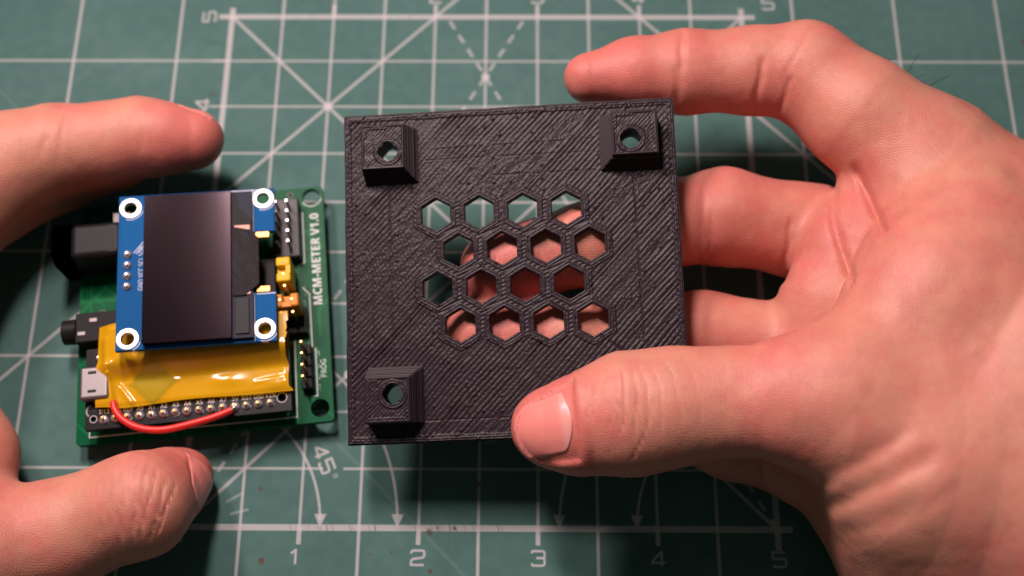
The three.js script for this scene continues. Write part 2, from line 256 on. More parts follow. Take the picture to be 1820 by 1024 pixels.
// amber tape over the microcontroller: a thin film that follows what lies under it
{
  const NX = 150, NZ = 80, pos = [], idx = [], outline = (s, t) => {
    const left = -48.5 - 0.7 * t, right = -8.2 + 0.28 * noise(t * 9, 3) + (t < 0.36 ? 0.5 - 0.6 * step(0.2, 0.36, t) : -0.35) + 0.8 * step(0.93, 1.0, t) - (t > 0.13 && t < 0.28 ? 0.5 : 0);
    const top = 32.3 + 1.0 * s, bottom = 50.0 + 0.45 * Math.sin(s * 9) * (1 - s) * step(0, 0.12, s) + 0.25 * s;
    return [left + (right - left) * s, top + (bottom - top) * t];
  };
  const height = (u, w) => {
    let h = 11.15 + 0.14 * noise(u * 0.12, w * 0.15, 5) + 0.025 * noise(u * 0.45, w * 0.4, 8);
    h += 0.9 * step(-44.0, -46.6, u) * step(40.0, 41.6, w) * (1 - 0.25 * step(48.4, 50, w));                  // over the usb port
    const d45 = (Math.abs(u + 37.2) + Math.abs(w - 45.2)) / Math.SQRT2; h += 0.22 * step(4.6, 3.0, d45);       // over the chip
    h += 0.42 * Math.exp(-(((u + 21.5) / 3.2) ** 2 + ((w - 46.6) / 1.5) ** 2)) + 0.36 * Math.exp(-(((u + 11) / 3.4) ** 2 + ((w - 48.4) / 1.2) ** 2));
    const ridge = (u0, w0, u1, w1, a, r) => { const du = u1 - u0, dw = w1 - w0, t = clamp(((u - u0) * du + (w - w0) * dw) / (du * du + dw * dw)); h += a * Math.exp(-(((u - u0 - du * t) ** 2 + (w - w0 - dw * t) ** 2) / (r * r))); };
    ridge(-46.4, 43.2, -45.4, 50.2, 0.5, 0.42); ridge(-46.2, 43.2, -41.6, 49.6, 0.38, 0.5); ridge(-46.8, 36, -46.6, 42, 0.5, 0.9); ridge(-9.6, 40, -9.2, 48, 0.14, 0.6); ridge(-15.5, 47.6, -9.5, 47.0, 0.14, 0.5);
    h += 2.5 * step(45.0, 40.4, w) * step(-50, -44, u) + 0.5 * step(45.0, 40.4, w);
    h -= 0.28 * step(49.2, 50.4, w);
    return Math.max(h, 10.5);
  };
  const uv = [], col = [];
  for (let j = 0; j <= NZ; j++) for (let i = 0; i <= NX; i++) {
    const [u, w] = outline(i / NX, j / NZ), wet = step(3.75, 3.45, (Math.abs(u + 37.2) + Math.abs(w - 45.6)) / Math.SQRT2 + 0.25 * noise(u, w, 80));   // where the glue has wetted the chip below
    pos.push(u, height(u, w), w); uv.push(u / 10, w / 10); col.push(1 - 0.34 * wet, 1 - 0.14 * wet, 1 + 1.5 * wet);
  }
  for (let j = 0; j < NZ; j++) for (let i = 0; i < NX; i++) { const a = j * (NX + 1) + i, b = a + 1, c = a + NX + 1, d = c + 1; idx.push(a, c, b, b, c, d); }
  const g = new THREE.BufferGeometry(); g.setAttribute('position', new THREE.Float32BufferAttribute(pos, 3)); g.setAttribute('uv', new THREE.Float32BufferAttribute(uv, 2)); g.setAttribute('color', new THREE.Float32BufferAttribute(col, 3)); g.setIndex(idx); g.computeVertexNormals();
  const t = part('tape', g, std(rgb(0.86, 0.45, 0.008), 0.15, { vertexColors: true, transmission: 0.28, thickness: 0, ior: 1.5, side: THREE.DoubleSide }), B);
  t.userData.label = 'translucent amber yellow tape with glossy creases';
}
// red wire
{
  const c = new THREE.CatmullRomCurve3([V(-45.4, 11.6, 49.4), V(-45.0, 11.9, 50.9), V(-43.6, 12.0, 53.0), V(-41.0, 11.8, 54.9), V(-38, 11.6, 55.9), V(-34.5, 11.5, 56.2), V(-28, 11.4, 55.3), V(-23.5, 11.3, 54.3), V(-20.6, 11.2, 53.3)]);
  const w = part('wire', [new THREE.TubeGeometry(c, 90, 0.78, 16), ball(-45.4, 11.6, 49.4, 0.77), cyl(V(-20.7, 11.2, 53.33), V(-20.55, 11.2, 53.27), 0.78, 0.6, 16)], M.red, B);
  part('bare_end', [cyl(V(-20.6, 11.2, 53.3), V(-20.1, 10.9, 52.4), 0.3, 0.26, 10), ball(-20.2, 10.9, 52.7, 0.5, 0.8)], M.tin, w);
}
// double row pin header at the back right
{
  const p = new THREE.Group(); p.name = 'double_pin_header'; B.add(p);
  part('housing', box(-11.4, PT, 3.9, -5.3, 8.4, 18.4, 0.3), std(rgb(0.03, 0.025, 0.027), 0.45, { specularIntensity: 0.7 }), p);
  for (let i = 0; i < 5; i++) for (const u of [-9.85, -7.35]) part('pin', box(u - 0.32, 8, 6.2 + 2.45 * i - 0.32, u + 0.32, 12.2, 6.2 + 2.45 * i + 0.32, 0.14), M.tin, p);
}
// jumpers
function pinsAt(parent, list, top) { for (const [u, w] of list) part('pin', box(u - 0.32, 7, w - 0.32, u + 0.32, top, w + 0.32, 0.14), M.gold, parent); }
function jumperCap(parent, name, mat, u0, w0, u1, w1, h0, h1, alongW) {
  const mu = (u0 + u1) / 2, mw = (w0 + w1) / 2, list = [];
  if (alongW) { list.push(box(u0, h0, w0, u1, h1 - 1.6, w1, 0.45), box(u0, h1 - 2.6, w0, u1, h1, mw - 0.75, 0.5), box(u0, h1 - 2.6, mw + 0.75, u1, h1, w1, 0.5), box(mu + 0.5, h1 - 2, mw - 1, u1 - 0.004, h1 - 0.12, mw + 1, 0.1)); }
  else { list.push(box(u0, h0, w0, u1, h1 - 1.6, w1, 0.45), box(u0, h1 - 2.6, w0, mu - 0.75, h1, w1, 0.5), box(mu + 0.75, h1 - 2.6, w0, u1, h1, w1, 0.5), box(mu - 1, h1 - 2, mw + 0.4, mu + 1, h1 - 0.12, w1 - 0.004, 0.1)); }
  return part(name, list, mat, parent);
}
{
  const p = new THREE.Group(); p.name = 'selector_header'; B.add(p);
  part('housing', [box(-9.3, PT, 21, -6.8, 7.5, 29.2, 0.2), box(-10, PT, 30.2, -4.6, 7.5, 36.2, 0.2)], M.black, p);
  const y = jumperCap(p, 'yellow_jumper', M.yellow, -9.75, 20.9, -6.6, 26.7, 7.8, 14.8, true); y.userData.label = 'bright yellow jumper cap';
  const o = jumperCap(p, 'orange_jumper', M.orange, -10.4, 29.5, -5.1, 32.6, 7.8, 14.8, false); o.userData.label = 'amber orange jumper cap';
  pinsAt(p, [[-8.2, 22.4], [-8.2, 24.9], [-8.0, 27.7]], 14.8); pinsAt(p, [[-9.1, 30.9], [-6.6, 30.9]], 14.9); pinsAt(p, [[-9.1, 33.4], [-6.6, 33.4]], 13.6);
}
// programming header
{
  const p = new THREE.Group(); p.name = 'programming_header'; B.add(p);
  for (let i = 0; i < 4; i++) part('housing', box(-6.35, PT, 38.95 + 2.56 * i, -3.85, 7.5, 41.45 + 2.56 * i, 0.42), M.blackSoft, p);
  for (let i = 0; i < 4; i++) part('pin', box(-5.55, 7, 39.85 + 2.56 * i, -4.9, 13, 40.5 + 2.56 * i, 0.15), M.gold, p);
}
part('relay', box(-20, PT, 19.0, -10.6, 10.2, 31, 0.3), M.black, B);
part('capacitor', [cyl(V(-11.2, 7, 27.4), V(-11.2, 7, 29.6), 0.55, 0.55, 14), cyl(V(-11.2, 7, 30.0), V(-11.2, 7, 31.8), 0.62, 0.62, 14)], std(rgb(0.35, 0.31, 0.31), 0.4), B);
// small screen module, raised on its pins and tipped a little to the right
{
  const s = new THREE.Group(); s.name = 'screen_module'; B.add(s);
  s.position.set(-26.2 * MM, 17.5 * MM, 22.65 * MM); s.rotation.set(0.0, -0.012, -0.056, 'YXZ');
  const hx = 16.75, hz = 17.8, k = 24, X = (u) => (u + hx) * k, Y = (w) => (w + hz) * k, R = [-hx, -hz, hx, hz];
  const sh = new THREE.Shape(); [[-hx, -hz], [hx, -hz], [hx, -7.5], [12.4, -7.5], [12.4, 6.6], [hx, 6.6], [hx, hz], [-hx, hz]].forEach(([a, b], i) => sh[i ? 'lineTo' : 'moveTo'](a, b));
  const holes = [[-14.25, -14.9], [14.35, -15.4], [-14.25, 15.3], [14.25, 15.0]];
  for (const [a, b] of holes) { const h = new THREE.Path(); h.absarc(a, b, 1.42, 0, 7, true); sh.holes.push(h); }
  const art = canvas(Math.round(2 * hx * k), Math.round(2 * hz * k), (c, w, h) => {
    c.fillStyle = 'rgb(0,80,138)'; c.fillRect(0, 0, w, h); c.fillStyle = 'rgba(0,92,152,0.6)'; c.fillRect(X(-16.2), Y(-17.2), 5.0 * k, 13 * k); c.fillRect(X(12.3), Y(-17.3), 4 * k, 9.4 * k); c.fillRect(X(12.3), Y(7.1), 4 * k, 10.4 * k);
    c.strokeStyle = 'rgba(224,214,222,0.95)'; c.fillStyle = c.strokeStyle; c.lineWidth = 0.26 * k;
    c.beginPath(); c.moveTo(X(12.15), Y(-17.6)); c.lineTo(X(12.15), Y(-7.6)); c.moveTo(X(12.15), Y(6.7)); c.lineTo(X(12.15), Y(17.6)); c.moveTo(X(5), Y(-17.55)); c.lineTo(X(13), Y(-17.55)); c.moveTo(X(12.6), Y(7.0)); c.lineTo(X(hx), Y(7.0)); c.stroke();
    c.beginPath(); c.moveTo(X(-13.4), Y(-4.2)); c.lineTo(X(-10.8), Y(-7.4)); c.moveTo(X(-12.9), Y(-4.0)); c.lineTo(X(-10.8), Y(-6.5)); c.lineWidth = 0.2 * k; c.stroke();
    for (const [a, b] of holes) { c.beginPath(); c.arc(X(a), Y(b), 2.75 * k, 0.3, 1.9); c.stroke(); }
    c.save(); c.translate(X(-11.75), Y(4.6)); c.rotate(-Math.PI / 2); c.font = `${1.5 * k}px ${TEXT}`; c.textBaseline = 'middle'; const t = 'GND VCC SCL SDA'; c.scale(10.4 * k / c.measureText(t).width, 1); c.fillText(t, 0, 0); c.restore();
  });
  part('board', slab(sh, -1.2, 0, R, 0.04), std(0xffffff, 0.6, { map: colourMap(art), specularIntensity: 0.2 }), s);
  for (const [a, b] of holes) { const pr = [[1.4, -1.25], [1.4, 0.09], [1.5, 0.12], [2.3, 0.12], [2.36, 0.0], [2.36, -0.02]].map(([x, y]) => new THREE.Vector2(x, y)); part('mounting_ring', new THREE.LatheGeometry(pr, 36).translate(a, 0, b), std(rgb(0.86, 0.82, 0.8), 0.5, { metalness: 0.85 }), s); }
  for (let i = 0; i < 4; i++) part('solder_joint', [ball(-14.6, 0, -3.9 + 2.45 * i, 0.95, 0.8), cyl(V(-14.6, 0, -3.9 + 2.45 * i), V(-14.6, 1.2, -3.9 + 2.45 * i), 0.34, 0.3, 8)], M.flux, s);
  part('pin_header', box(-15.9, -3.8, -5.3, -13.3, -1.22, 4.9, 0.2), M.black, s);
  part('header_pins', [0, 1, 2, 3].map((i) => box(-14.9, -12.4, -4.2 + 2.45 * i, -14.3, -3.7, -3.6 + 2.45 * i, 0.1)), M.gold, s);
  const bz = 0.35;                                               // the panel's two sheets of glass
  part('glass', slab(rectShape(-11.0, -16.9, 7.6, 17.1, 0.1), bz, 1.7, null, 0.1), std(rgb(0.005, 0.002, 0.0032), 0.115, { specularColor: rgb(1, 0.72, 0.84) }), s);
  part('glass_ledge', slab(rectShape(7.61, -16.9, 12.1, 17.1, 0.1), bz, 1.0, null, 0.06), std(rgb(0.012, 0.016, 0.034), 0.5, { specularIntensity: 0.25 }), s);
  part('adhesive_pad', box(-10.8, 0.01, -16.5, 11.5, bz - 0.01, 16.8, 0.1), M.blackSoft, s);
  part('driver_chip', box(8.4, 1.01, 8.2, 11.2, 1.35, 16.2, 0.08), M.black, s);
  const tri = new THREE.Shape(); [[7.7, -17.0], [8.6, -16.6], [9.4, -12.6], [12.0, -10.0], [12.0, -8.2], [7.7, -8.2]].forEach(([a, b], i) => tri[i ? 'lineTo' : 'moveTo'](a, b)); part('black_tape', slab(tri, 1.01, 1.16), M.blackSoft, s);
  const stripes = grain(256, (x, y) => 0.5 + 0.5 * Math.sin((x + y) / 256 * Math.PI * 2 * 9 + 1.5 * tileNoise(x / 32, y / 32, 8, 3)) * (0.6 + 0.4 * tileNoise(x / 20, y / 20, 12, 6)));
  const flexShape = new THREE.Shape(); [[7.9, -8.4], [11.2, -7.6], [13.4, -5.6], [13.4, 5.2], [10.4, 7.6], [7.9, 7.6]].forEach(([a, b], i) => flexShape[i ? 'lineTo' : 'moveTo'](a, b));
  part('flex_cable', slab(flexShape, 1.18, 1.4, [7, -9, 15, 7]), std(rgb(0.05, 0.042, 0.047), 0.45, { bumpMap: stripes, bumpScale: 0.0009 }), s);
  for (const w of [-8.0, 7.0]) part('copper_pad', box(8.2, 1.05, w - 0.75, 11.6, 1.3, w + 0.45, 0.08), std(rgb(0.42, 0.2, 0.16), 0.5, { metalness: 0.3 }), s);
  for (const w of [-6.7, 6.0]) part('flex_end', box(12.6, -0.6, w - 0.7, 15.6, 0.2, w + 0.7, 0.15), std(rgb(0.62, 0.24, 0.03), 0.3, { metalness: 0.4 }), s);
}

// ---------------------------------------------------------------- the black printed cover plate
const PS = 69.435;
const plate = thing('printed_cover_plate', 'black ribbed plastic plate with honeycomb holes and corner standoffs, held in the right hand', 'cover plate', [7.12, 27.56, 15.19]);
{
  const m = new THREE.Matrix4().set(0.9964, -0.0754, 0.0392, 0, 0.0816, 0.9772, -0.1958, 0, -0.0235, 0.1983, 0.9799, 0, 0, 0, 0, 1);
  plate.quaternion.setFromRotationMatrix(m);
}
{
  const C = PS / 2, pitch = 9.05, apo = 3.02, hexes = [], plastic = std(rgb(0.022, 0.0125, 0.0168), 0.44, { specularIntensity: 0.5 });
  for (let r = 0; r < 4; r++) for (let q = 0; q < 4; q++) hexes.push([19.2 + pitch * (q + (r % 2 ? 0.5 : 0)), 22.36 + pitch * r * 0.866]);
  const hexD = (x, y) => { x = Math.abs(x); y = Math.abs(y); return Math.max(x, x * 0.5 + y * 0.866) - apo; };   // pointed at top and bottom
  const posts = [[4.5, 3.6, 15.7, 15.3, 13.6, 13.3, 10.1, 9.5, 1, 1], [65.7, 3.7, 53.7, 15.0, 56.3, 13.1, 60.15, 9.6, -1, 1], [4.4, 65.5, 15.8, 53.8, 13.8, 56.1, 10.2, 59.7, 1, -1]];
  const bead = (t) => { t = t - Math.floor(t); return Math.sqrt(Math.max(0, 1 - (2 * t - 1) ** 2)); };
  const P = 0.93;
  const relief = (u, v) => {
    let d1 = 99, d2 = 99;
    for (const [a, b] of hexes) { const d = hexD(u - a, v - b); if (d < d1) { d2 = d1; d1 = d; } else if (d < d2) d2 = d; }
    const e = Math.min(u, v, PS - u, PS - v), wob = 0.12 * noise(u * 0.5, v * 0.5, 2);
    let h;
    const across = (u * 0.72 + v * 0.70) + 0.22 * noise(u * 0.09, v * 0.09, 4) + 0.05 * noise(u * 0.8, v * 0.8, 6);
    const band = Math.floor(across / P), quality = 0.5 + 0.5 * noise(across * 0.16 + 3, (u - v) * 0.05, 11) + 0.2 * noise(u * 0.2, v * 0.2, 13), fill = 0.6 + 0.5 * hash(band, 3, 1);
    const smear = step(0.55, 0.8, quality);
    let A = 0.23 * (1 - 0.8 * smear) * fill * (0.8 + 0.45 * noise(u * 0.12, v * 0.12, 7) + 0.25 * noise(u * 0.5, v * 0.5, 8));
    h = A * bead(across / P) - 0.02 + 0.05 * (hash(band, 9, 2) - 0.5) + smear * (0.05 * noise(across * 2.2, (u - v) * 0.45, 12) + 0.02 * noise(u * 3.4, v * 3.4, 15) + 0.07 * bead((u * 0.62 - v * 0.2 + 0.1 * noise(u, v, 16)) / 0.5) - 0.03);
    if (hash(band, 5, 5) < 0.07 && noise(u * 0.07, v * 0.07, 44) > -0.2) h -= 0.3 * (1 - bead(across / P));
    // strand ends along outlines
    const ends = (dist) => { const q = bead((u - v) / 1.05 + 0.2 * noise(u, v, 3)); return 0.2 * q * Math.exp(-(((dist) / 0.32) ** 2)); };
    if (e < 1.55 + wob) { h += ends(e - 1.3); if (e < 1.05) h = 0.13 + 0.13 * bead(e / 0.52 + wob * 0.4) + 0.05 * noise(u * 1.3, v * 1.3, 9); if (e < 0.16) h = -0.25; }
    if (d1 < 1.6) {
      if (d1 < 1.12) h = 0.1 + 0.16 * bead(Math.max(0, d1) / 0.56) + 0.03 * noise(u * 1.5, v * 1.5, 14);
      else if (d2 < 2.3) { const q = Math.floor((u + 2 * v) / 0.86); h = 0.02 + 0.2 * bead((u * 0.35 + v) / 0.86) * (0.5 + 0.7 * hash(q, 3, 3)); }
      else h += ends(d1 - 1.35);
    }
    // seams where walls stand on the other face, and threads drawn by the nozzle
    const seam = (x, lo, hi, s, amp, wd) => { if (s > lo && s < hi && noise(s * 0.9, x, 21) > -0.55) h += amp * Math.exp(-((x / wd) ** 2)); };
    seam(u - 5.6 - 0.05 * noise(v, 1), 30, 55, v, -0.2, 0.1); seam(u - 9.35 - 0.02 * v * 0.3, 17, 54, v, -0.22, 0.11); seam(u - 60.3 - 0.012 * v, 15, 51, v, -0.25, 0.12);
    seam(v - 8.2 + 0.012 * u, 19, 54, u, 0.12, 0.09); seam(v - 10.6, 17, 54, u, -0.1, 0.1); seam(v - 14.6, 30, 54, u, -0.1, 0.1); seam(v - 65.0, 16, 40, u, -0.12, 0.12);
    seam((u - 52) * 0.75 - (v - 49), 40, 62, u, -0.2, 0.2);
    const bi = Math.floor(u / 1.7), bj = Math.floor(v / 1.7), bp = hash(bi, bj, 70);   // blobs and ends of filament
    if (bp < 0.16) { const bx = (bi + 0.3 + 0.4 * hash(bi, bj, 71)) * 1.7 - u, bz = (bj + 0.3 + 0.4 * hash(bi, bj, 72)) * 1.7 - v, br = 0.16 + 0.22 * hash(bi, bj, 73), q = (bx * bx + bz * bz) / (br * br); if (q < 1 && e > 0.4) h += (bp < 0.11 ? 0.22 : -0.2) * (1 - q); }
    h += 0.025 * noise(u * 3.1, v * 3.1, 30) + 0.02 * noise(u * 6.5, v * 6.5, 31) + 0.05 * noise(u * 0.12, v * 0.12, 33);
    return h;
  };
  function field(u0, v0, u1, v1, n, f, hole) {                    // a relief surface with openings
    const nx = Math.round((u1 - u0) / n), nz = Math.round((v1 - v0) / n), pos = new Float32Array((nx + 1) * (nz + 1) * 3), idx = [];
    const X = (i) => u0 + (u1 - u0) * i / nx, Z = (j) => v0 + (v1 - v0) * j / nz;
    for (let j = 0; j <= nz; j++) for (let i = 0; i <= nx; i++) { const k = (j * (nx + 1) + i) * 3; pos[k] = X(i) - C; pos[k + 1] = f(X(i), Z(j)); pos[k + 2] = Z(j) - C; }
    for (let j = 0; j < nz; j++) for (let i = 0; i < nx; i++) { if (hole(X(i + 0.5), Z(j + 0.5))) continue; const a = j * (nx + 1) + i, b = a + 1, c = a + nx + 1, d = c + 1; idx.push(a, c, b, b, c, d); }
    const g = new THREE.BufferGeometry(); g.setAttribute('position', new THREE.BufferAttribute(pos, 3)); g.setIndex(idx); g.computeVertexNormals();
    g.setAttribute('uv', new THREE.BufferAttribute(new Float32Array((nx + 1) * (nz + 1) * 2), 2));
    return g;
  }
  const holeR = (a, q) => 2.0 + 0.12 * noise(Math.cos(a) * 3 + q * 7, Math.sin(a) * 3, q) + 0.1 * Math.cos(4 * a);
  const inHole = (u, v) => hexes.some(([a, b]) => hexD(u - a, v - b) < 0.0) || posts.some((p, q) => { const dx = u - p[6], dz = v - p[7]; return dx * dx + dz * dz < holeR(Math.atan2(dz, dx), q) ** 2; });
  const shape = new THREE.Shape(), edge = [];
  for (let s = 0; s < 4; s++) for (let t = 0; t < 70; t++) { const q = t / 70, w = 0.07 * noise(s * 50 + t * 0.5, 1, 40); edge.push([[q * PS, -w], [PS + w, q * PS], [PS - q * PS, PS + w], [-w, PS - q * PS]][s]); }
  edge.forEach(([a, b], i) => shape[i ? 'lineTo' : 'moveTo'](a - C, b - C));
  for (const [a, b] of hexes) { const h = new THREE.Path(); for (let i = 0; i < 6; i++) { const q = Math.PI / 6 + i * Math.PI / 3, r = apo / 0.866; h[i ? 'lineTo' : 'moveTo'](a - C + r * Math.cos(q), b - C + r * Math.sin(q)); } h.closePath(); shape.holes.push(h); }
  posts.forEach((p, q) => { const h = new THREE.Path(); for (let i = 0; i < 28; i++) { const a = i / 28 * Math.PI * 2, r = holeR(a, q); h[i ? 'lineTo' : 'moveTo'](p[6] - C + r * Math.cos(a), p[7] - C + r * Math.sin(a)); } h.closePath(); shape.holes.push(h); });
  part('panel', [field(0, 0, PS, PS, 0.135, relief, inHole), slab(shape, -1.6, -0.04)], plastic, plate);
  posts.forEach((p, q) => {                                      // each standoff is a stack of printed layers, its two inner sides leaning
    const [ou, ov, bu, bv, tu, tv, hu, hv, su, sv] = p, H = 4.5, n = 11, list = [];
    for (let i = 0; i < n; i++) {
      const t = i / (n - 1), j = () => 0.15 * (rnd() - 0.5), iu = bu + (tu - bu) * t + j(), iv = bv + (tv - bv) * t + j(), a = ou + j(), b = ov + j();
      const s = rectShape(Math.min(a, iu) - C, Math.min(b, iv) - C, Math.max(a, iu) - C, Math.max(b, iv) - C, 0.35);
      const h = new THREE.Path(); for (let k = 0; k < 28; k++) { const an = k / 28 * Math.PI * 2, r = holeR(an, q) + 0.04 * (rnd() - 0.5); h[k ? 'lineTo' : 'moveTo'](hu - C + r * Math.cos(an), hv - C + r * Math.sin(an)); } h.closePath(); s.holes.push(h);
      list.push(slab(s, 0.02 + H * i / n, 0.02 + H * (i + 1) / n - 0.002, null, 0.11));
    }
    const u0 = Math.min(ou, tu) + 0.1, u1 = Math.max(ou, tu) - 0.1, v0 = Math.min(ov, tv) + 0.1, v1 = Math.max(ov, tv) - 0.1;
    list.push(field(u0, v0, u1, v1, 0.11, (u, v) => {
      const e = Math.min(u - u0, u1 - u, v - v0, v1 - v), r = Math.hypot(u - hu, v - hv) - 2.0;
      let h = 0.1 * bead((u * 0.72 + v * 0.7) / 0.62) * (0.4 + 0.6 * step(-0.3, 0.4, noise(u * 0.5, v * 0.5, 50 + q))) + 0.05 * noise(u * 1.2, v * 1.2, 51) + 0.03 * noise(u * 4, v * 4, 52);
      if (e < 1.0 && e > 0.5) h += 0.15 * bead((u + v) / 0.8) * step(0.0, 0.5, noise(u * 0.35, v * 0.35, 60 + q));
      if (e < 0.5) h = 0.1 + 0.1 * bead(e / 0.5);
      if (r < 1.0) h = 0.12 + 0.14 * bead(r / 0.5) + 0.05 * noise(u * 1.5, v * 1.5, 53);
      if (e < 0.06) h = -0.1;
      return H + 0.03 + h;
    }, (u, v) => { const dx = u - hu, dz = v - hv; return dx * dx + dz * dz < holeR(Math.atan2(dz, dx), q) ** 2; }));
    part('standoff', list, plastic, plate);
  });
}

// ---------------------------------------------------------------- hands: bones with radii, blended into one skin
const skinBump = (() => {
  const n = 1024, cells = 96, pts = [];
  for (let j = 0; j < cells; j++) for (let i = 0; i < cells; i++) pts.push([i + 0.1 + 0.8 * rnd(), j + 0.1 + 0.8 * rnd()]);
  return grain(n, (x, y) => {
    const X = x / n * cells + 0.35 * (tileNoise(x / 20, y / 20, 51, 1) - 0.5), Y = y / n * cells, I = Math.floor(X), J = Math.floor(Y); let a = 9, b = 9;
    for (let j = -1; j <= 1; j++) for (let i = -1; i <= 1; i++) { const p = pts[((J + j + cells) % cells) * cells + (I + i + cells) % cells]; const dx = p[0] + Math.floor((I + i) / cells) * cells - X, dy = p[1] + Math.floor((J + j) / cells) * cells - Y, d = Math.hypot(dx, dy * 0.8); if (d < a) { b = a; a = d; } else if (d < b) b = d; }
    return 0.25 + 0.75 * step(0, 0.38, b - a) * (0.7 + 0.3 * tileNoise(x / 32, y / 32, 32, 5)) - 0.1 * tileNoise(x / 8, y / 8, 128, 6);
  });
})();
const skin = () => std(0xffffff, 0.46, { vertexColors: true, bumpMap: skinBump, bumpScale: 0.00005, specularIntensity: 0.7 });
const nailMat = std(0xffffff, 0.3, { vertexColors: true, specularIntensity: 0.7 });
const smin = (a, b, k) => { const h = Math.max(k - Math.abs(a - b), 0) / k; return Math.min(a, b) - h * h * k * 0.25; };
function J(px, py, h, r) { const p = at(px, py, h); return { p, r: r * perPixel(p) }; }
const BONE = (x, y, z, b) => {
  const px = x - b.a.x, py = y - b.a.y, pz = z - b.a.z, t = clamp((px * b.d.x + py * b.d.y + pz * b.d.z) / b.dd), qx = px - b.d.x * t, qy = py - b.d.y * t, qz = pz - b.d.z * t;
  const f = 1 + (b.flat ?? 0);                                    // flatter from top to bottom
  return Math.sqrt(qx * qx + qy * qy * f * f + qz * qz) - (b.ra + (b.rb - b.ra) * t);
};
function chain(joints, k = 3, flat = 0) { const bones = []; for (let i = 0; i + 1 < joints.length; i++) { const a = joints[i], b = joints[i + 1], d = b.p.clone().sub(a.p); bones.push({ a: a.p, d, dd: Math.max(d.lengthSq(), 1e-6), ra: a.r, rb: b.r, flat }); } return { bones, k }; }
function handField(chains, creases, joinK, cut) {
  // bounding spheres let far chains be skipped
  for (const c of chains) { const box = new THREE.Box3(); for (const b of c.bones) { const r = Math.max(b.ra, b.rb); box.expandByPoint(b.a.clone().addScalar(r)).expandByPoint(b.a.clone().subScalar(r)).expandByPoint(b.a.clone().add(b.d).addScalar(r)).expandByPoint(b.a.clone().add(b.d).subScalar(r)); } c.box = box; }
  return (x, y, z) => {
    let d = 60;
    for (const c of chains) {
      const B = c.box, dx = Math.max(B.min.x - x, x - B.max.x, 0), dy = Math.max(B.min.y - y, y - B.max.y, 0), dz = Math.max(B.min.z - z, z - B.max.z, 0), far = Math.sqrt(dx * dx + dy * dy + dz * dz);
      if (far > d + Math.max(12, c.join ?? joinK)) continue;
      let e = 99; for (const b of c.bones) e = smin(e, BONE(x, y, z, b), c.k);
      d = smin(d, e, c.join ?? joinK);
    }
    if (d < 4 && d > -6) {
      for (const c of creases) {
        if (c.line) {                                             // a fold that follows a line on the skin
          let m = 1e9, along = 0; const L = c.line, u = c.u;
          for (let i = 0; i + 1 < L.length; i++) {
            const a = L[i], b = L[i + 1]; let bx = b.x - a.x, by = b.y - a.y, bz = b.z - a.z, px = x - a.x, py = y - a.y, pz = z - a.z; const bo = bx * u.x + by * u.y + bz * u.z, po = px * u.x + py * u.y + pz * u.z;
            if (Math.abs(po) > 14) continue; bx -= bo * u.x; by -= bo * u.y; bz -= bo * u.z; px -= po * u.x; py -= po * u.y; pz -= po * u.z;
            const t = clamp((px * bx + py * by + pz * bz) / (bx * bx + by * by + bz * bz)), e = Math.hypot(px - bx * t, py - by * t, pz - bz * t); if (e < m) { m = e; along = (i + t) / (L.length - 1); }
          }
          if (m < c.w * 4) { m += 0.25 * noise(x * 0.4, y * 0.4, z * 0.4); d += c.depth * Math.exp(-((m / c.w) ** 2)) * step(0, 0.3, along) * step(1, 0.75, along); }
          continue;
        }
        const px = x - c.p.x, py = y - c.p.y, pz = z - c.p.z, r2 = px * px + py * py + pz * pz; if (r2 > c.reach * c.reach) continue;
        const s = px * c.n.x + py * c.n.y + pz * c.n.z + c.bend * (r2 / (c.reach * c.reach)) + 0.35 * noise(x * 0.35, y * 0.35, z * 0.35 + c.seed);
        d += c.depth * Math.exp(-((s / c.w) ** 2)) * step(1, 0.45, r2 / (c.reach * c.reach));
      }
      d += 0.12 * noise(x * 0.2, y * 0.2, z * 0.2) + 0.035 * noise(x * 0.6, y * 0.6, z * 0.6);
    }
    if (cut) d = Math.max(d, cut(x, y, z));
    return d;
  };
}
let creaseSeed = 0;
function foldLine(points, h, depth, w) { const line = points.map(([x, y]) => at(x, y, h)), mid = line[line.length >> 1]; return { line, u: EYE.clone().sub(mid).normalize(), depth, w }; }
function crease(px, py, h, dx, dy, reachPx, depth = 0.5, w = 0.5, bend = 0) {   // a fold across the direction (dx, dy) in the picture
  const p = at(px, py, h), n = at(px + dx, py + dy, h).sub(p).normalize(); return { p, n, reach: reachPx * perPixel(p), depth, w, bend, seed: ++creaseSeed * 3.7 };
}
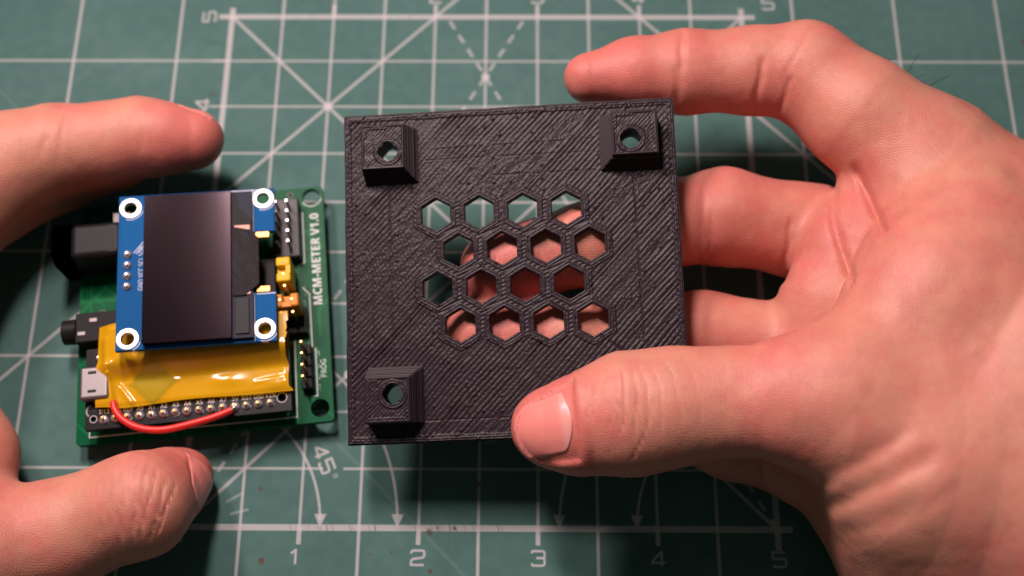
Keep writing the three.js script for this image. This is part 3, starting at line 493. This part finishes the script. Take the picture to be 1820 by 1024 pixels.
function netMesh(f, lo, hi, cell) {                                // naive surface nets in the band round the surface
  const nx = Math.ceil((hi.x - lo.x) / cell), ny = Math.ceil((hi.y - lo.y) / cell), nz = Math.ceil((hi.z - lo.z) / cell), sx = 1, sy = nx + 1, sz = (nx + 1) * (ny + 1), D = new Float32Array((nx + 1) * (ny + 1) * (nz + 1)), Bk = 8;
  for (let k = 0; k <= nz; k += Bk) for (let j = 0; j <= ny; j += Bk) for (let i = 0; i <= nx; i += Bk) {
    const c = f(lo.x + (i + 3.5) * cell, lo.y + (j + 3.5) * cell, lo.z + (k + 3.5) * cell), skip = Math.abs(c) > cell * 11 + 3;
    for (let z = k; z < Math.min(k + Bk, nz + 1); z++) for (let y = j; y < Math.min(j + Bk, ny + 1); y++) for (let x = i; x < Math.min(i + Bk, nx + 1); x++) D[x + y * sy + z * sz] = skip ? c : f(lo.x + x * cell, lo.y + y * cell, lo.z + z * cell);
  }
  const id = new Int32Array(D.length).fill(-1), pos = [], quads = [], corner = [0, sx, sy, sx + sy, sz, sx + sz, sy + sz, sx + sy + sz];
  for (let z = 0; z < nz; z++) for (let y = 0; y < ny; y++) for (let x = 0; x < nx; x++) {
    const o = x + y * sy + z * sz; let m = 0; for (let c = 0; c < 8; c++) if (D[o + corner[c]] < 0) m |= 1 << c;
    if (!m || m === 255) continue;
    let cx = 0, cy = 0, cz = 0, n = 0;
    for (let a = 0; a < 8; a++) for (const b of [1, 2, 4]) if (!(a & b)) { const q = a | b, da = D[o + corner[a]], db = D[o + corner[q]]; if (da < 0 === db < 0) continue; const t = da / (da - db); cx += (a & 1) + (b === 1 ? t : 0); cy += ((a >> 1) & 1) + (b === 2 ? t : 0); cz += ((a >> 2) & 1) + (b === 4 ? t : 0); n++; }
    id[o] = pos.length / 3; pos.push(lo.x + (x + cx / n) * cell, lo.y + (y + cy / n) * cell, lo.z + (z + cz / n) * cell);
  }
  for (let z = 1; z < nz; z++) for (let y = 1; y < ny; y++) for (let x = 1; x < nx; x++) {
    const o = x + y * sy + z * sz, v = D[o] < 0;
    const quad = (n, p, q) => { if (v === D[o + n] < 0) return; const a = id[o], b = id[o - p], c = id[o - p - q], d = id[o - q]; if (a < 0 || b < 0 || c < 0 || d < 0) return; quads.push(v ? [a, b, c, d] : [a, d, c, b]); };
    quad(sx, sy, sz); quad(sy, sz, sx); quad(sz, sx, sy);
  }
  return { pos, quads };
}
function skinGeometry(f, lo, hi, cell, tint) {
  const { pos, quads } = netMesh(f, lo, hi, cell), nV = pos.length / 3, N = new Float32Array(pos.length), e = 0.28;
  for (let i = 0; i < nV; i++) {
    let x = pos[3 * i], y = pos[3 * i + 1], z = pos[3 * i + 2], gx, gy, gz, l;
    for (let it = 0; it < 2; it++) { gx = f(x + e, y, z) - f(x - e, y, z); gy = f(x, y + e, z) - f(x, y - e, z); gz = f(x, y, z + e) - f(x, y, z - e); l = Math.hypot(gx, gy, gz) || 1; gx /= l; gy /= l; gz /= l; if (!it) { const d = clamp(f(x, y, z), -cell, cell) * 0.8; x -= gx * d; y -= gy * d; z -= gz * d; } }
    pos[3 * i] = x; pos[3 * i + 1] = y; pos[3 * i + 2] = z; N[3 * i] = gx; N[3 * i + 1] = gy; N[3 * i + 2] = gz;
  }
  const P = [], Q = [], U = [], C = [], I = [], map = new Map();   // a vertex is doubled where the texture changes its axis
  const vertex = (i, ax) => {
    const key = i * 3 + ax; let v = map.get(key); if (v !== undefined) return v; v = P.length / 3; map.set(key, v);
    const x = pos[3 * i], y = pos[3 * i + 1], z = pos[3 * i + 2]; P.push(x, y, z); Q.push(N[3 * i], N[3 * i + 1], N[3 * i + 2]); const s = 1 / 46; U.push(...(ax === 0 ? [z * s, y * s] : ax === 1 ? [x * s, z * s] : [x * s, y * s])); C.push(...tint(x, y, z)); return v;
  };
  for (const q of quads) {
    let ax = 0, ay = 0, az = 0; for (const i of q) { ax += N[3 * i]; ay += N[3 * i + 1]; az += N[3 * i + 2]; }
    ax = Math.abs(ax); ay = Math.abs(ay); az = Math.abs(az); const k = ay >= ax && ay >= az ? 1 : ax >= az ? 0 : 2, [a, b, c, d] = q.map((i) => vertex(i, k));
    I.push(a, b, c, a, c, d);
  }
  const g = new THREE.BufferGeometry(); g.setAttribute('position', new THREE.Float32BufferAttribute(P, 3)); g.setAttribute('normal', new THREE.Float32BufferAttribute(Q, 3)); g.setAttribute('uv', new THREE.Float32BufferAttribute(U, 2)); g.setAttribute('color', new THREE.Float32BufferAttribute(C, 3)); g.setIndex(I);
  return g;
}
const SKIN = [0.585, 0.245, 0.168], PINK = [0.585, 0.158, 0.128];
const tintBy = (tips) => (x, y, z) => {
  let k = 0; for (const [p, r, w] of tips) { const d = Math.hypot(x - p.x, y - p.y, z - p.z) / r; k = Math.max(k, (w ?? 1) * step(1.5, 0.4, d)); }
  k = clamp(0.85 * k + 0.22 + 0.4 * noise(x * 0.09, y * 0.09, z * 0.09) + 0.3 * noise(x * 0.3, y * 0.3, z * 0.3 + 7) + 0.2 * noise(x * 1.1, y * 1.1, z * 1.1));
  const v = 1 + 0.06 * noise(x * 0.3, y * 0.3, z * 0.3 + 20) + 0.03 * noise(x * 1.6, y * 1.6, z * 1.6);
  return [0, 1, 2].map((i) => (SKIN[i] + (PINK[i] - SKIN[i]) * k) * v);
};
// a nail: a patch laid on the skin; c its middle, a towards the fingertip, up out of the skin
function nail(f, c, a, up, len, wid, parent, half = false) {
  const s = new THREE.Vector3().crossVectors(a, up).normalize(), nu = 40, nv = 40, pos = [], col = [], idx = [], out = up.clone().normalize(), last = c.clone();
  for (let j = 0; j <= nv; j++) for (let i = 0; i <= nu; i++) {
    const q = j / nv * 2 - 1, t = i / nu * 2 - 1, w = wid * (0.92 + 0.08 * t), end = len * (t > 0 ? 1 - 0.22 * q * q : 1 - 0.3 * q * q);
    const p = c.clone().addScaledVector(a, t * end).addScaledVector(s, q * w * Math.sqrt(Math.max(0, 1 - Math.max(0, -t - 0.7) ** 2 * 4)));
    let trip = 0; p.addScaledVector(out, 9); for (let k = 0; k < 60; k++) { const d = f(p.x, p.y, p.z); if (d < 0.02 || k === 59) break; const go = Math.min(d * 0.8, 2); trip += go; if (trip > 14) break; p.addScaledVector(out, -go); }
    if (trip > 14) p.copy(last); else last.copy(p);
    const rim = Math.min(1 - Math.abs(q), (1 - Math.abs(t)) * 1.2); p.addScaledVector(out, -1.3 + 1.5 * step(-0.04, 0.08, rim));
    pos.push(p.x, p.y, p.z); const moon = step(-0.52, -0.72, t + 0.18 * q * q); col.push(0.76, 0.24 + 0.08 * moon, 0.205 + 0.075 * moon);
  }
  for (let j = 0; j < nv; j++) for (let i = 0; i < nu; i++) { const A = j * (nu + 1) + i, Bq = A + 1, Cq = A + nu + 1; idx.push(A, Bq, Cq, Bq, Cq + 1, Cq); }
  const g = new THREE.BufferGeometry(); g.setAttribute('position', new THREE.Float32BufferAttribute(pos, 3)); g.setAttribute('color', new THREE.Float32BufferAttribute(col, 3)); g.setIndex(idx); g.computeVertexNormals();
  g.setAttribute('uv', new THREE.Float32BufferAttribute(new Float32Array(pos.length / 3 * 2), 2));
  return part('nail', g, nailMat, parent);
}
function bounds(chains, pad = 3) { const b = new THREE.Box3(); for (const c of chains) for (const k of c.bones) { const r = Math.max(k.ra, k.rb) + pad; for (const p of [k.a, k.a.clone().add(k.d)]) { b.expandByPoint(p.clone().addScalar(r)); b.expandByPoint(p.clone().subScalar(r)); } } return b; }

// right hand: index over the back edge, thumb on the face, the other fingers under the plate
{
  const index = chain([J(1048, 139, 29, 45), J(1130, 131, 29, 62), J(1215, 128, 29, 72), J(1340, 126, 30, 75), J(1428, 127, 31, 86), J(1530, 205, 31, 100), J(1655, 300, 29, 122)], 2.5);
  const middle = chain([J(882, 476, 18, 65), J(1040, 434, 19.5, 71), J(1180, 398, 17, 76), J(1285, 385, 16, 84), J(1420, 410, 14, 82), J(1580, 440, 12, 108)], 2.5);
  const ring = chain([J(850, 594, 15, 60), J(1010, 603, 15.5, 66), J(1130, 600, 14, 70), J(1250, 596, 12, 76), J(1400, 620, 12, 80), J(1540, 620, 13, 105)], 2.5);
  const pinky = chain([J(1040, 700, 9, 50), J(1160, 745, 9.5, 58), J(1300, 783, 11, 66), J(1420, 815, 11, 72), J(1540, 800, 13, 100)], 2.5);
  const thumb = chain([J(978, 760, 31, 70), J(1030, 755, 32, 86), J(1120, 735, 34, 107), J(1200, 722, 35, 102), J(1290, 714, 36, 94), J(1400, 712, 38, 104), J(1490, 720, 38, 122)], 3, 0.14);
  const thenar = chain([J(1490, 720, 36, 120), J(1630, 825, 33, 165), J(1860, 870, 30, 230)], 6);
  const webFold = chain([J(1706, 388, 33, 112), J(1640, 525, 38, 110), J(1520, 685, 37, 104)], 6);
  const palm = chain([J(1600, 440, 9, 100), J(1800, 560, 14, 150)], 6), palm2 = chain([J(1510, 620, 12, 100), J(1800, 700, 16, 160)], 6), palm3 = chain([J(1500, 830, 13, 105), J(1650, 985, 15, 135), J(1900, 900, 18, 170)], 6);
  const back = chain([J(1655, 300, 27, 122), J(1780, 410, 26, 140), J(1980, 560, 26, 190)], 6);
  const wrist = chain([J(1900, 720, 26, 250), J(2350, 950, 28, 250)], 8);
  index.join = 4; middle.join = 4; ring.join = 4; pinky.join = 4; thumb.join = 7; webFold.join = 1.2; thenar.join = 9;
  const pad1 = chain([J(1535, 328, 25, 42), J(1502, 430, 23, 68), J(1466, 540, 20, 75), J(1440, 640, 17, 70)], 4), pad2 = chain([J(1578, 330, 26, 46), J(1560, 440, 22, 62), J(1520, 540, 19, 64)], 4), pad3 = chain([J(1605, 310, 30, 60), J(1640, 390, 31, 70)], 3), fill = chain([J(1775, 545, 30, 165), J(1830, 640, 31, 190), J(2050, 760, 28, 230)], 4), heel = chain([J(1715, 925, 25, 135), J(2000, 985, 28, 250)], 4);
  pad1.join = 2.5; pad2.join = 7; pad3.join = 7; fill.join = 22; heel.join = 20;
  const chains = [palm, palm2, palm3, back, wrist, index, middle, ring, pinky, pad1, pad2, pad3, webFold, thenar, fill, heel, thumb];
  const folds = [crease(1210, 115, 36, 1, 0.05, 85, 0.3, 0.8), crease(1204, 160, 36, 1, -0.05, 50, 0.2, 0.6), crease(1348, 165, 36, 1, 0.1, 70, 0.5, 0.8), crease(1392, 185, 36, 1, 0.25, 55, 0.35, 0.7), crease(1420, 90, 40, 1, 0.5, 60, 0.12, 0.6), crease(1246, 400, 22, 1, 0.05, 80, 0.25, 0.7), crease(1262, 420, 22, 1, 0.0, 60, 0.15, 0.5), crease(1400, 450, 22, 1, 0.1, 70, 0.4, 0.7),
    foldLine([[1492, 296], [1484, 335], [1480, 381], [1493, 436], [1512, 490], [1530, 540]], 30, 0.75, 1.0), foldLine([[1514, 284], [1524, 306], [1543, 347], [1566, 403], [1585, 445]], 32, 0.95, 1.0), foldLine([[1612, 340], [1598, 375], [1578, 410], [1556, 448]], 38, 0.4, 1.1), crease(1366, 845, 20, 1, -0.1, 60, 0.5, 0.7)];
  for (const [x, y, a, d] of [[1052, 700, 0.16, 0.14], [1070, 690, 0.2, 0.2], [1090, 705, 0.1, 0.22], [1110, 710, 0.04, 0.3], [1132, 715, 0.0, 0.24], [1150, 700, -0.08, 0.22], [1172, 705, -0.1, 0.16], [1200, 690, -0.24, 0.18], [1120, 765, -0.35, 0.2], [1145, 770, 0.4, 0.16], [1235, 690, -0.2, 0.12]]) folds.push(crease(x, y, 44, 1, a, 70, d * 0.6, 0.3, 0.6));
  for (const [x, y, dx, dy, d] of [[1510, 835, 0.46, 0.89, 0.5], [1560, 868, 0.42, 0.91, 0.62], [1600, 920, 0.36, 0.94, 0.25]]) folds.push(crease(x, y, 42, dx, dy, 150, d, 1.9, 1.8));
  const raw = handField(chains, folds, 5, (x) => x - 205);
  // the bed of the thumb nail is sunk a little below the skin round it
  const nc = at(960, 755, 40), na = at(900, 764, 37).sub(at(1010, 750, 41)).normalize(), nup = EYE.clone().sub(nc).normalize().add(V(-0.12, 0, 0.1)).normalize(), ns = new THREE.Vector3().crossVectors(na, nup).normalize(), NL = 6.2, NW = 7.1;
  const f = (x, y, z) => { let d = raw(x, y, z); if (Math.abs(d) < 3) { const px = x - nc.x, py = y - nc.y, pz = z - nc.z, t = (px * na.x + py * na.y + pz * na.z) / NL, q = (px * ns.x + py * ns.y + pz * ns.z) / NW, o = px * nup.x + py * nup.y + pz * nup.z; if (o > -5 && Math.abs(q) < 1.7 && t > -1.7 && t < 1.6) { const m = Math.max(Math.abs(q), t < 0 ? -t * (1 + 0.12 * q * q) : t * 0.9); d += 0.42 * step(1.3, 0.92, m) - 0.42 * step(1.6, 1.25, m) * step(1.0, 1.18, m) * step(0.3, -0.5, t); } } return d; };
  const b = bounds(chains); b.min.y = Math.max(b.min.y, -1); b.max.x = Math.min(b.max.x, 208); 
  const tips = [[index.bones[0].a, 15], [index.bones[2].a, 13, 0.7], [index.bones[3].a, 14, 0.6], [index.bones[4].a, 12, 0.6], [middle.bones[0].a, 16], [middle.bones[3].a, 18, 0.7], [ring.bones[0].a, 16], [ring.bones[3].a, 15, 0.7], [pinky.bones[0].a, 13], [thumb.bones[0].a, 13], [pad1.bones[1].a, 22, 0.55], [webFold.bones[0].a, 18, 0.35], [thumb.bones[5].a, 14, 0.3]];
  const hand = part('right_hand', skinGeometry(f, b.min, b.max, 0.6, tintBy(tips)), skin());
  hand.name = 'hand'; used.hand = 0;
  tag(hand, 'right hand gripping the black ribbed plate between thumb and fingers', 'hand');
  nail(f, nc, na, nup, NL * 1.03, NW * 1.03, hand);
  // dark hairs standing on the back of the hand
  const hairs = [];
  for (const [px, py, dx, dy, l] of [[1568, 112, 18, -4, 20], [1575, 116, 16, -12, 18], [1582, 118, 8, 6, 14], [1612, 138, 12, -26, 30], [1618, 146, 22, -8, 24], [1622, 148, 20, 4, 22], [1626, 150, 18, -3, 26], [1634, 156, 24, -2, 20], [1640, 162, 26, -14, 32], [1646, 166, 24, 4, 24], [1652, 170, 14, -10, 16], [1672, 182, 30, 0, 26], [1676, 184, 16, -6, 14], [1605, 132, 16, -8, 18], [1560, 108, 14, -2, 16], [1600, 150, -60, -8, 60]]) {
    const base = at(px - 4, py + 3, 31), tip = at(px + 4 + dx * l / 20, py - 4 + dy * l / 20, 33), mid = base.clone().lerp(tip, 0.5).add(V(0, 0.3, -0.3)); hairs.push(new THREE.TubeGeometry(new THREE.CatmullRomCurve3([base, mid, tip]), 6, 0.055, 4));
  }
  const hr = part('hair', hairs, std(rgb(0.02, 0.016, 0.014), 0.5), hand); hr.userData.kind = 'stuff';
}
// left hand reaching in at the left edge
{
  const index = chain([J(343, 247, 17, 54), J(292, 246, 18, 61), J(248, 245, 18, 69), J(190, 256, 18, 71), J(100, 266, 19, 78), J(20, 290, 20, 88), J(-90, 350, 22, 110)], 2.5);
  const middle = chain([J(215, 290, 10, 44), J(110, 320, 10, 52), J(-40, 380, 13, 70)], 2.5);
  const thumb = chain([J(328, 850, 7, 51), J(299, 866, 10, 68), J(247, 897, 17, 92), J(192, 917, 16, 87), J(110, 950, 15, 97), J(-20, 980, 16, 112)], 2.6, 0.05);
  const side = chain([J(-72, 750, 14, 70), J(-56, 810, 14, 76), J(-72, 920, 16, 96)], 5);
  const palm = chain([J(-90, 350, 21, 110), J(-330, 650, 26, 210)], 6), palm2 = chain([J(-60, 990, 20, 116), J(-330, 800, 26, 210)], 6), palm3 = chain([J(-110, 780, 15, 80), J(-330, 760, 24, 180)], 6), wrist = chain([J(-330, 720, 28, 230), J(-760, 900, 30, 230)], 8);
  const chains = [palm, palm2, palm3, wrist, side, index, middle, thumb];
  const folds = [];
  for (const [x, y, a, d] of [[206, 880, 0.12, 0.16], [222, 900, 0.08, 0.2], [238, 905, 0.0, 0.22], [250, 880, 0.1, 0.25], [262, 890, 0.16, 0.28], [276, 905, 0.2, 0.42], [290, 895, 0.26, 0.4], [270, 930, -0.2, 0.3], [244, 940, -0.12, 0.24], [228, 870, 0.3, 0.2], [214, 920, 0.0, 0.18], [186, 900, 0.1, 0.16], [172, 915, 0.05, 0.12], [160, 910, 0.1, 0.12]]) folds.push(crease(x, y, 27, 1, a, 75, d * 0.55, 0.3, 0.8));
  for (const [x, y, a, d] of [[105, 225, 0.1, 0.28], [118, 235, 0.0, 0.24], [92, 240, 0.1, 0.18], [262, 220, 0.2, 0.14]]) folds.push(crease(x, y, 26, 1, a, 60, d * 0.7, 0.6, 0.5));
  const raw = handField(chains, folds, 4.5, (x) => -205 - x);
  const nc1 = at(348, 862, 11), na1 = at(344, 818, 5).sub(at(328, 905, 12)).normalize(), nu1 = V(0.96, 0.16, 0.24).normalize();
  const nc2 = at(350, 199, 18), na2 = at(392, 208, 16).sub(at(310, 194, 18)).normalize(), nu2 = V(0.1, -0.02, -1).normalize();
  const beds = [[nc1, na1, nu1, 5.2, 5.6], [nc2, na2, nu2, 5.2, 4.6]].map(([c, a, u, L, W]) => ({ c, a, u, s: new THREE.Vector3().crossVectors(a, u).normalize(), L, W }));
  const f = (x, y, z) => { let d = raw(x, y, z); if (Math.abs(d) < 3) for (const n of beds) { const px = x - n.c.x, py = y - n.c.y, pz = z - n.c.z, t = (px * n.a.x + py * n.a.y + pz * n.a.z) / n.L, q = (px * n.s.x + py * n.s.y + pz * n.s.z) / n.W, o = px * n.u.x + py * n.u.y + pz * n.u.z; if (o > -3 && o < 5 && Math.abs(q) < 1.3 && Math.abs(t) < 1.35) d += 0.3 * step(1.08, 0.9, Math.hypot(q, t) * 0.6 + 0.4 * Math.max(Math.abs(q), Math.abs(t))); } return d; };
  const b = bounds(chains); b.min.y = Math.max(b.min.y, -1); b.min.x = Math.max(b.min.x, -208);
  const hand = part('hand', skinGeometry(f, b.min, b.max, 0.8, tintBy([[index.bones[0].a, 13], [thumb.bones[0].a, 14], [middle.bones[0].a, 12]])), skin());
  hand.name = 'hand_001';
  tag(hand, 'left hand at the left edge, thumb and index finger around the circuit board', 'hand');
  for (const n of beds) nail(f, n.c, n.a, n.u, n.L * 0.97, n.W * 0.97, hand);
}

// ---------------------------------------------------------------- the lamps' fittings, off the picture
for (const l of LAMPS) {
  const o = thing('desk_lamp', l.label, 'desk lamp', [l.at.x, -3, l.at.z - 230]);
  const dir = l.aim.clone().sub(l.at).normalize(), q = new THREE.Quaternion().setFromUnitVectors(V(0, -1, 0), dir), head = V(0, l.at.y + 3, 230), W = l.size[0] / 2 + 4, L = l.size[1] / 2 + 4, shell = std(rgb(0.3, 0.3, 0.31), 0.4);
  const light = scene.children.find((c) => c.isRectAreaLight && c.position.distanceTo(l.at.clone().multiplyScalar(MM)) < 1e-6), place = (g) => g.applyQuaternion(light.quaternion).translate(head.x, head.y, head.z);   // the lamp shines along its -z
  part('lamp_head', [[-W - 3, -L - 3, -W, L + 3], [W, -L - 3, W + 3, L + 3], [-W, -L - 3, W, -L], [-W, L, W, L + 3]].map(([x0, y0, x1, y1]) => place(box(x0, y0, -1, x1, y1, 18, 0.8))).concat([place(box(-W - 3, -L - 3, 18.01, W + 3, L + 3, 22, 1.5))]), shell, o);
  part('diffuser', place(box(-W + 0.1, -L + 0.1, 2, W - 0.1, L - 0.1, 4, 0.3)), std(rgb(0.8, 0.78, 0.78), 0.6, { emissive: rgb(1, 0.8, 0.79), emissiveIntensity: 2 }), o);
  const up = V(0, 24, 0).applyQuaternion(q).add(head);
  part('arm', new THREE.TubeGeometry(new THREE.CatmullRomCurve3([V(0, 10, 0), V(0, 200, -10), V(0, 330, 40), V(up.x * 0.6, 330, 150), up]), 60, 4, 12), shell, o);
  part('base', cyl(V(0, 0.02, 0), V(0, 12, 0), 55, 52, 48), shell, o);
}

const renderer = new THREE.WebGLRenderer({ antialias: true });
renderer.toneMapping = THREE.LinearToneMapping;
renderer.toneMappingExposure = EXPOSURE;
renderer.shadowMap.enabled = true;
renderer.setSize(1820, 1024);
document.body.appendChild(renderer.domElement);
renderer.render(scene, camera);
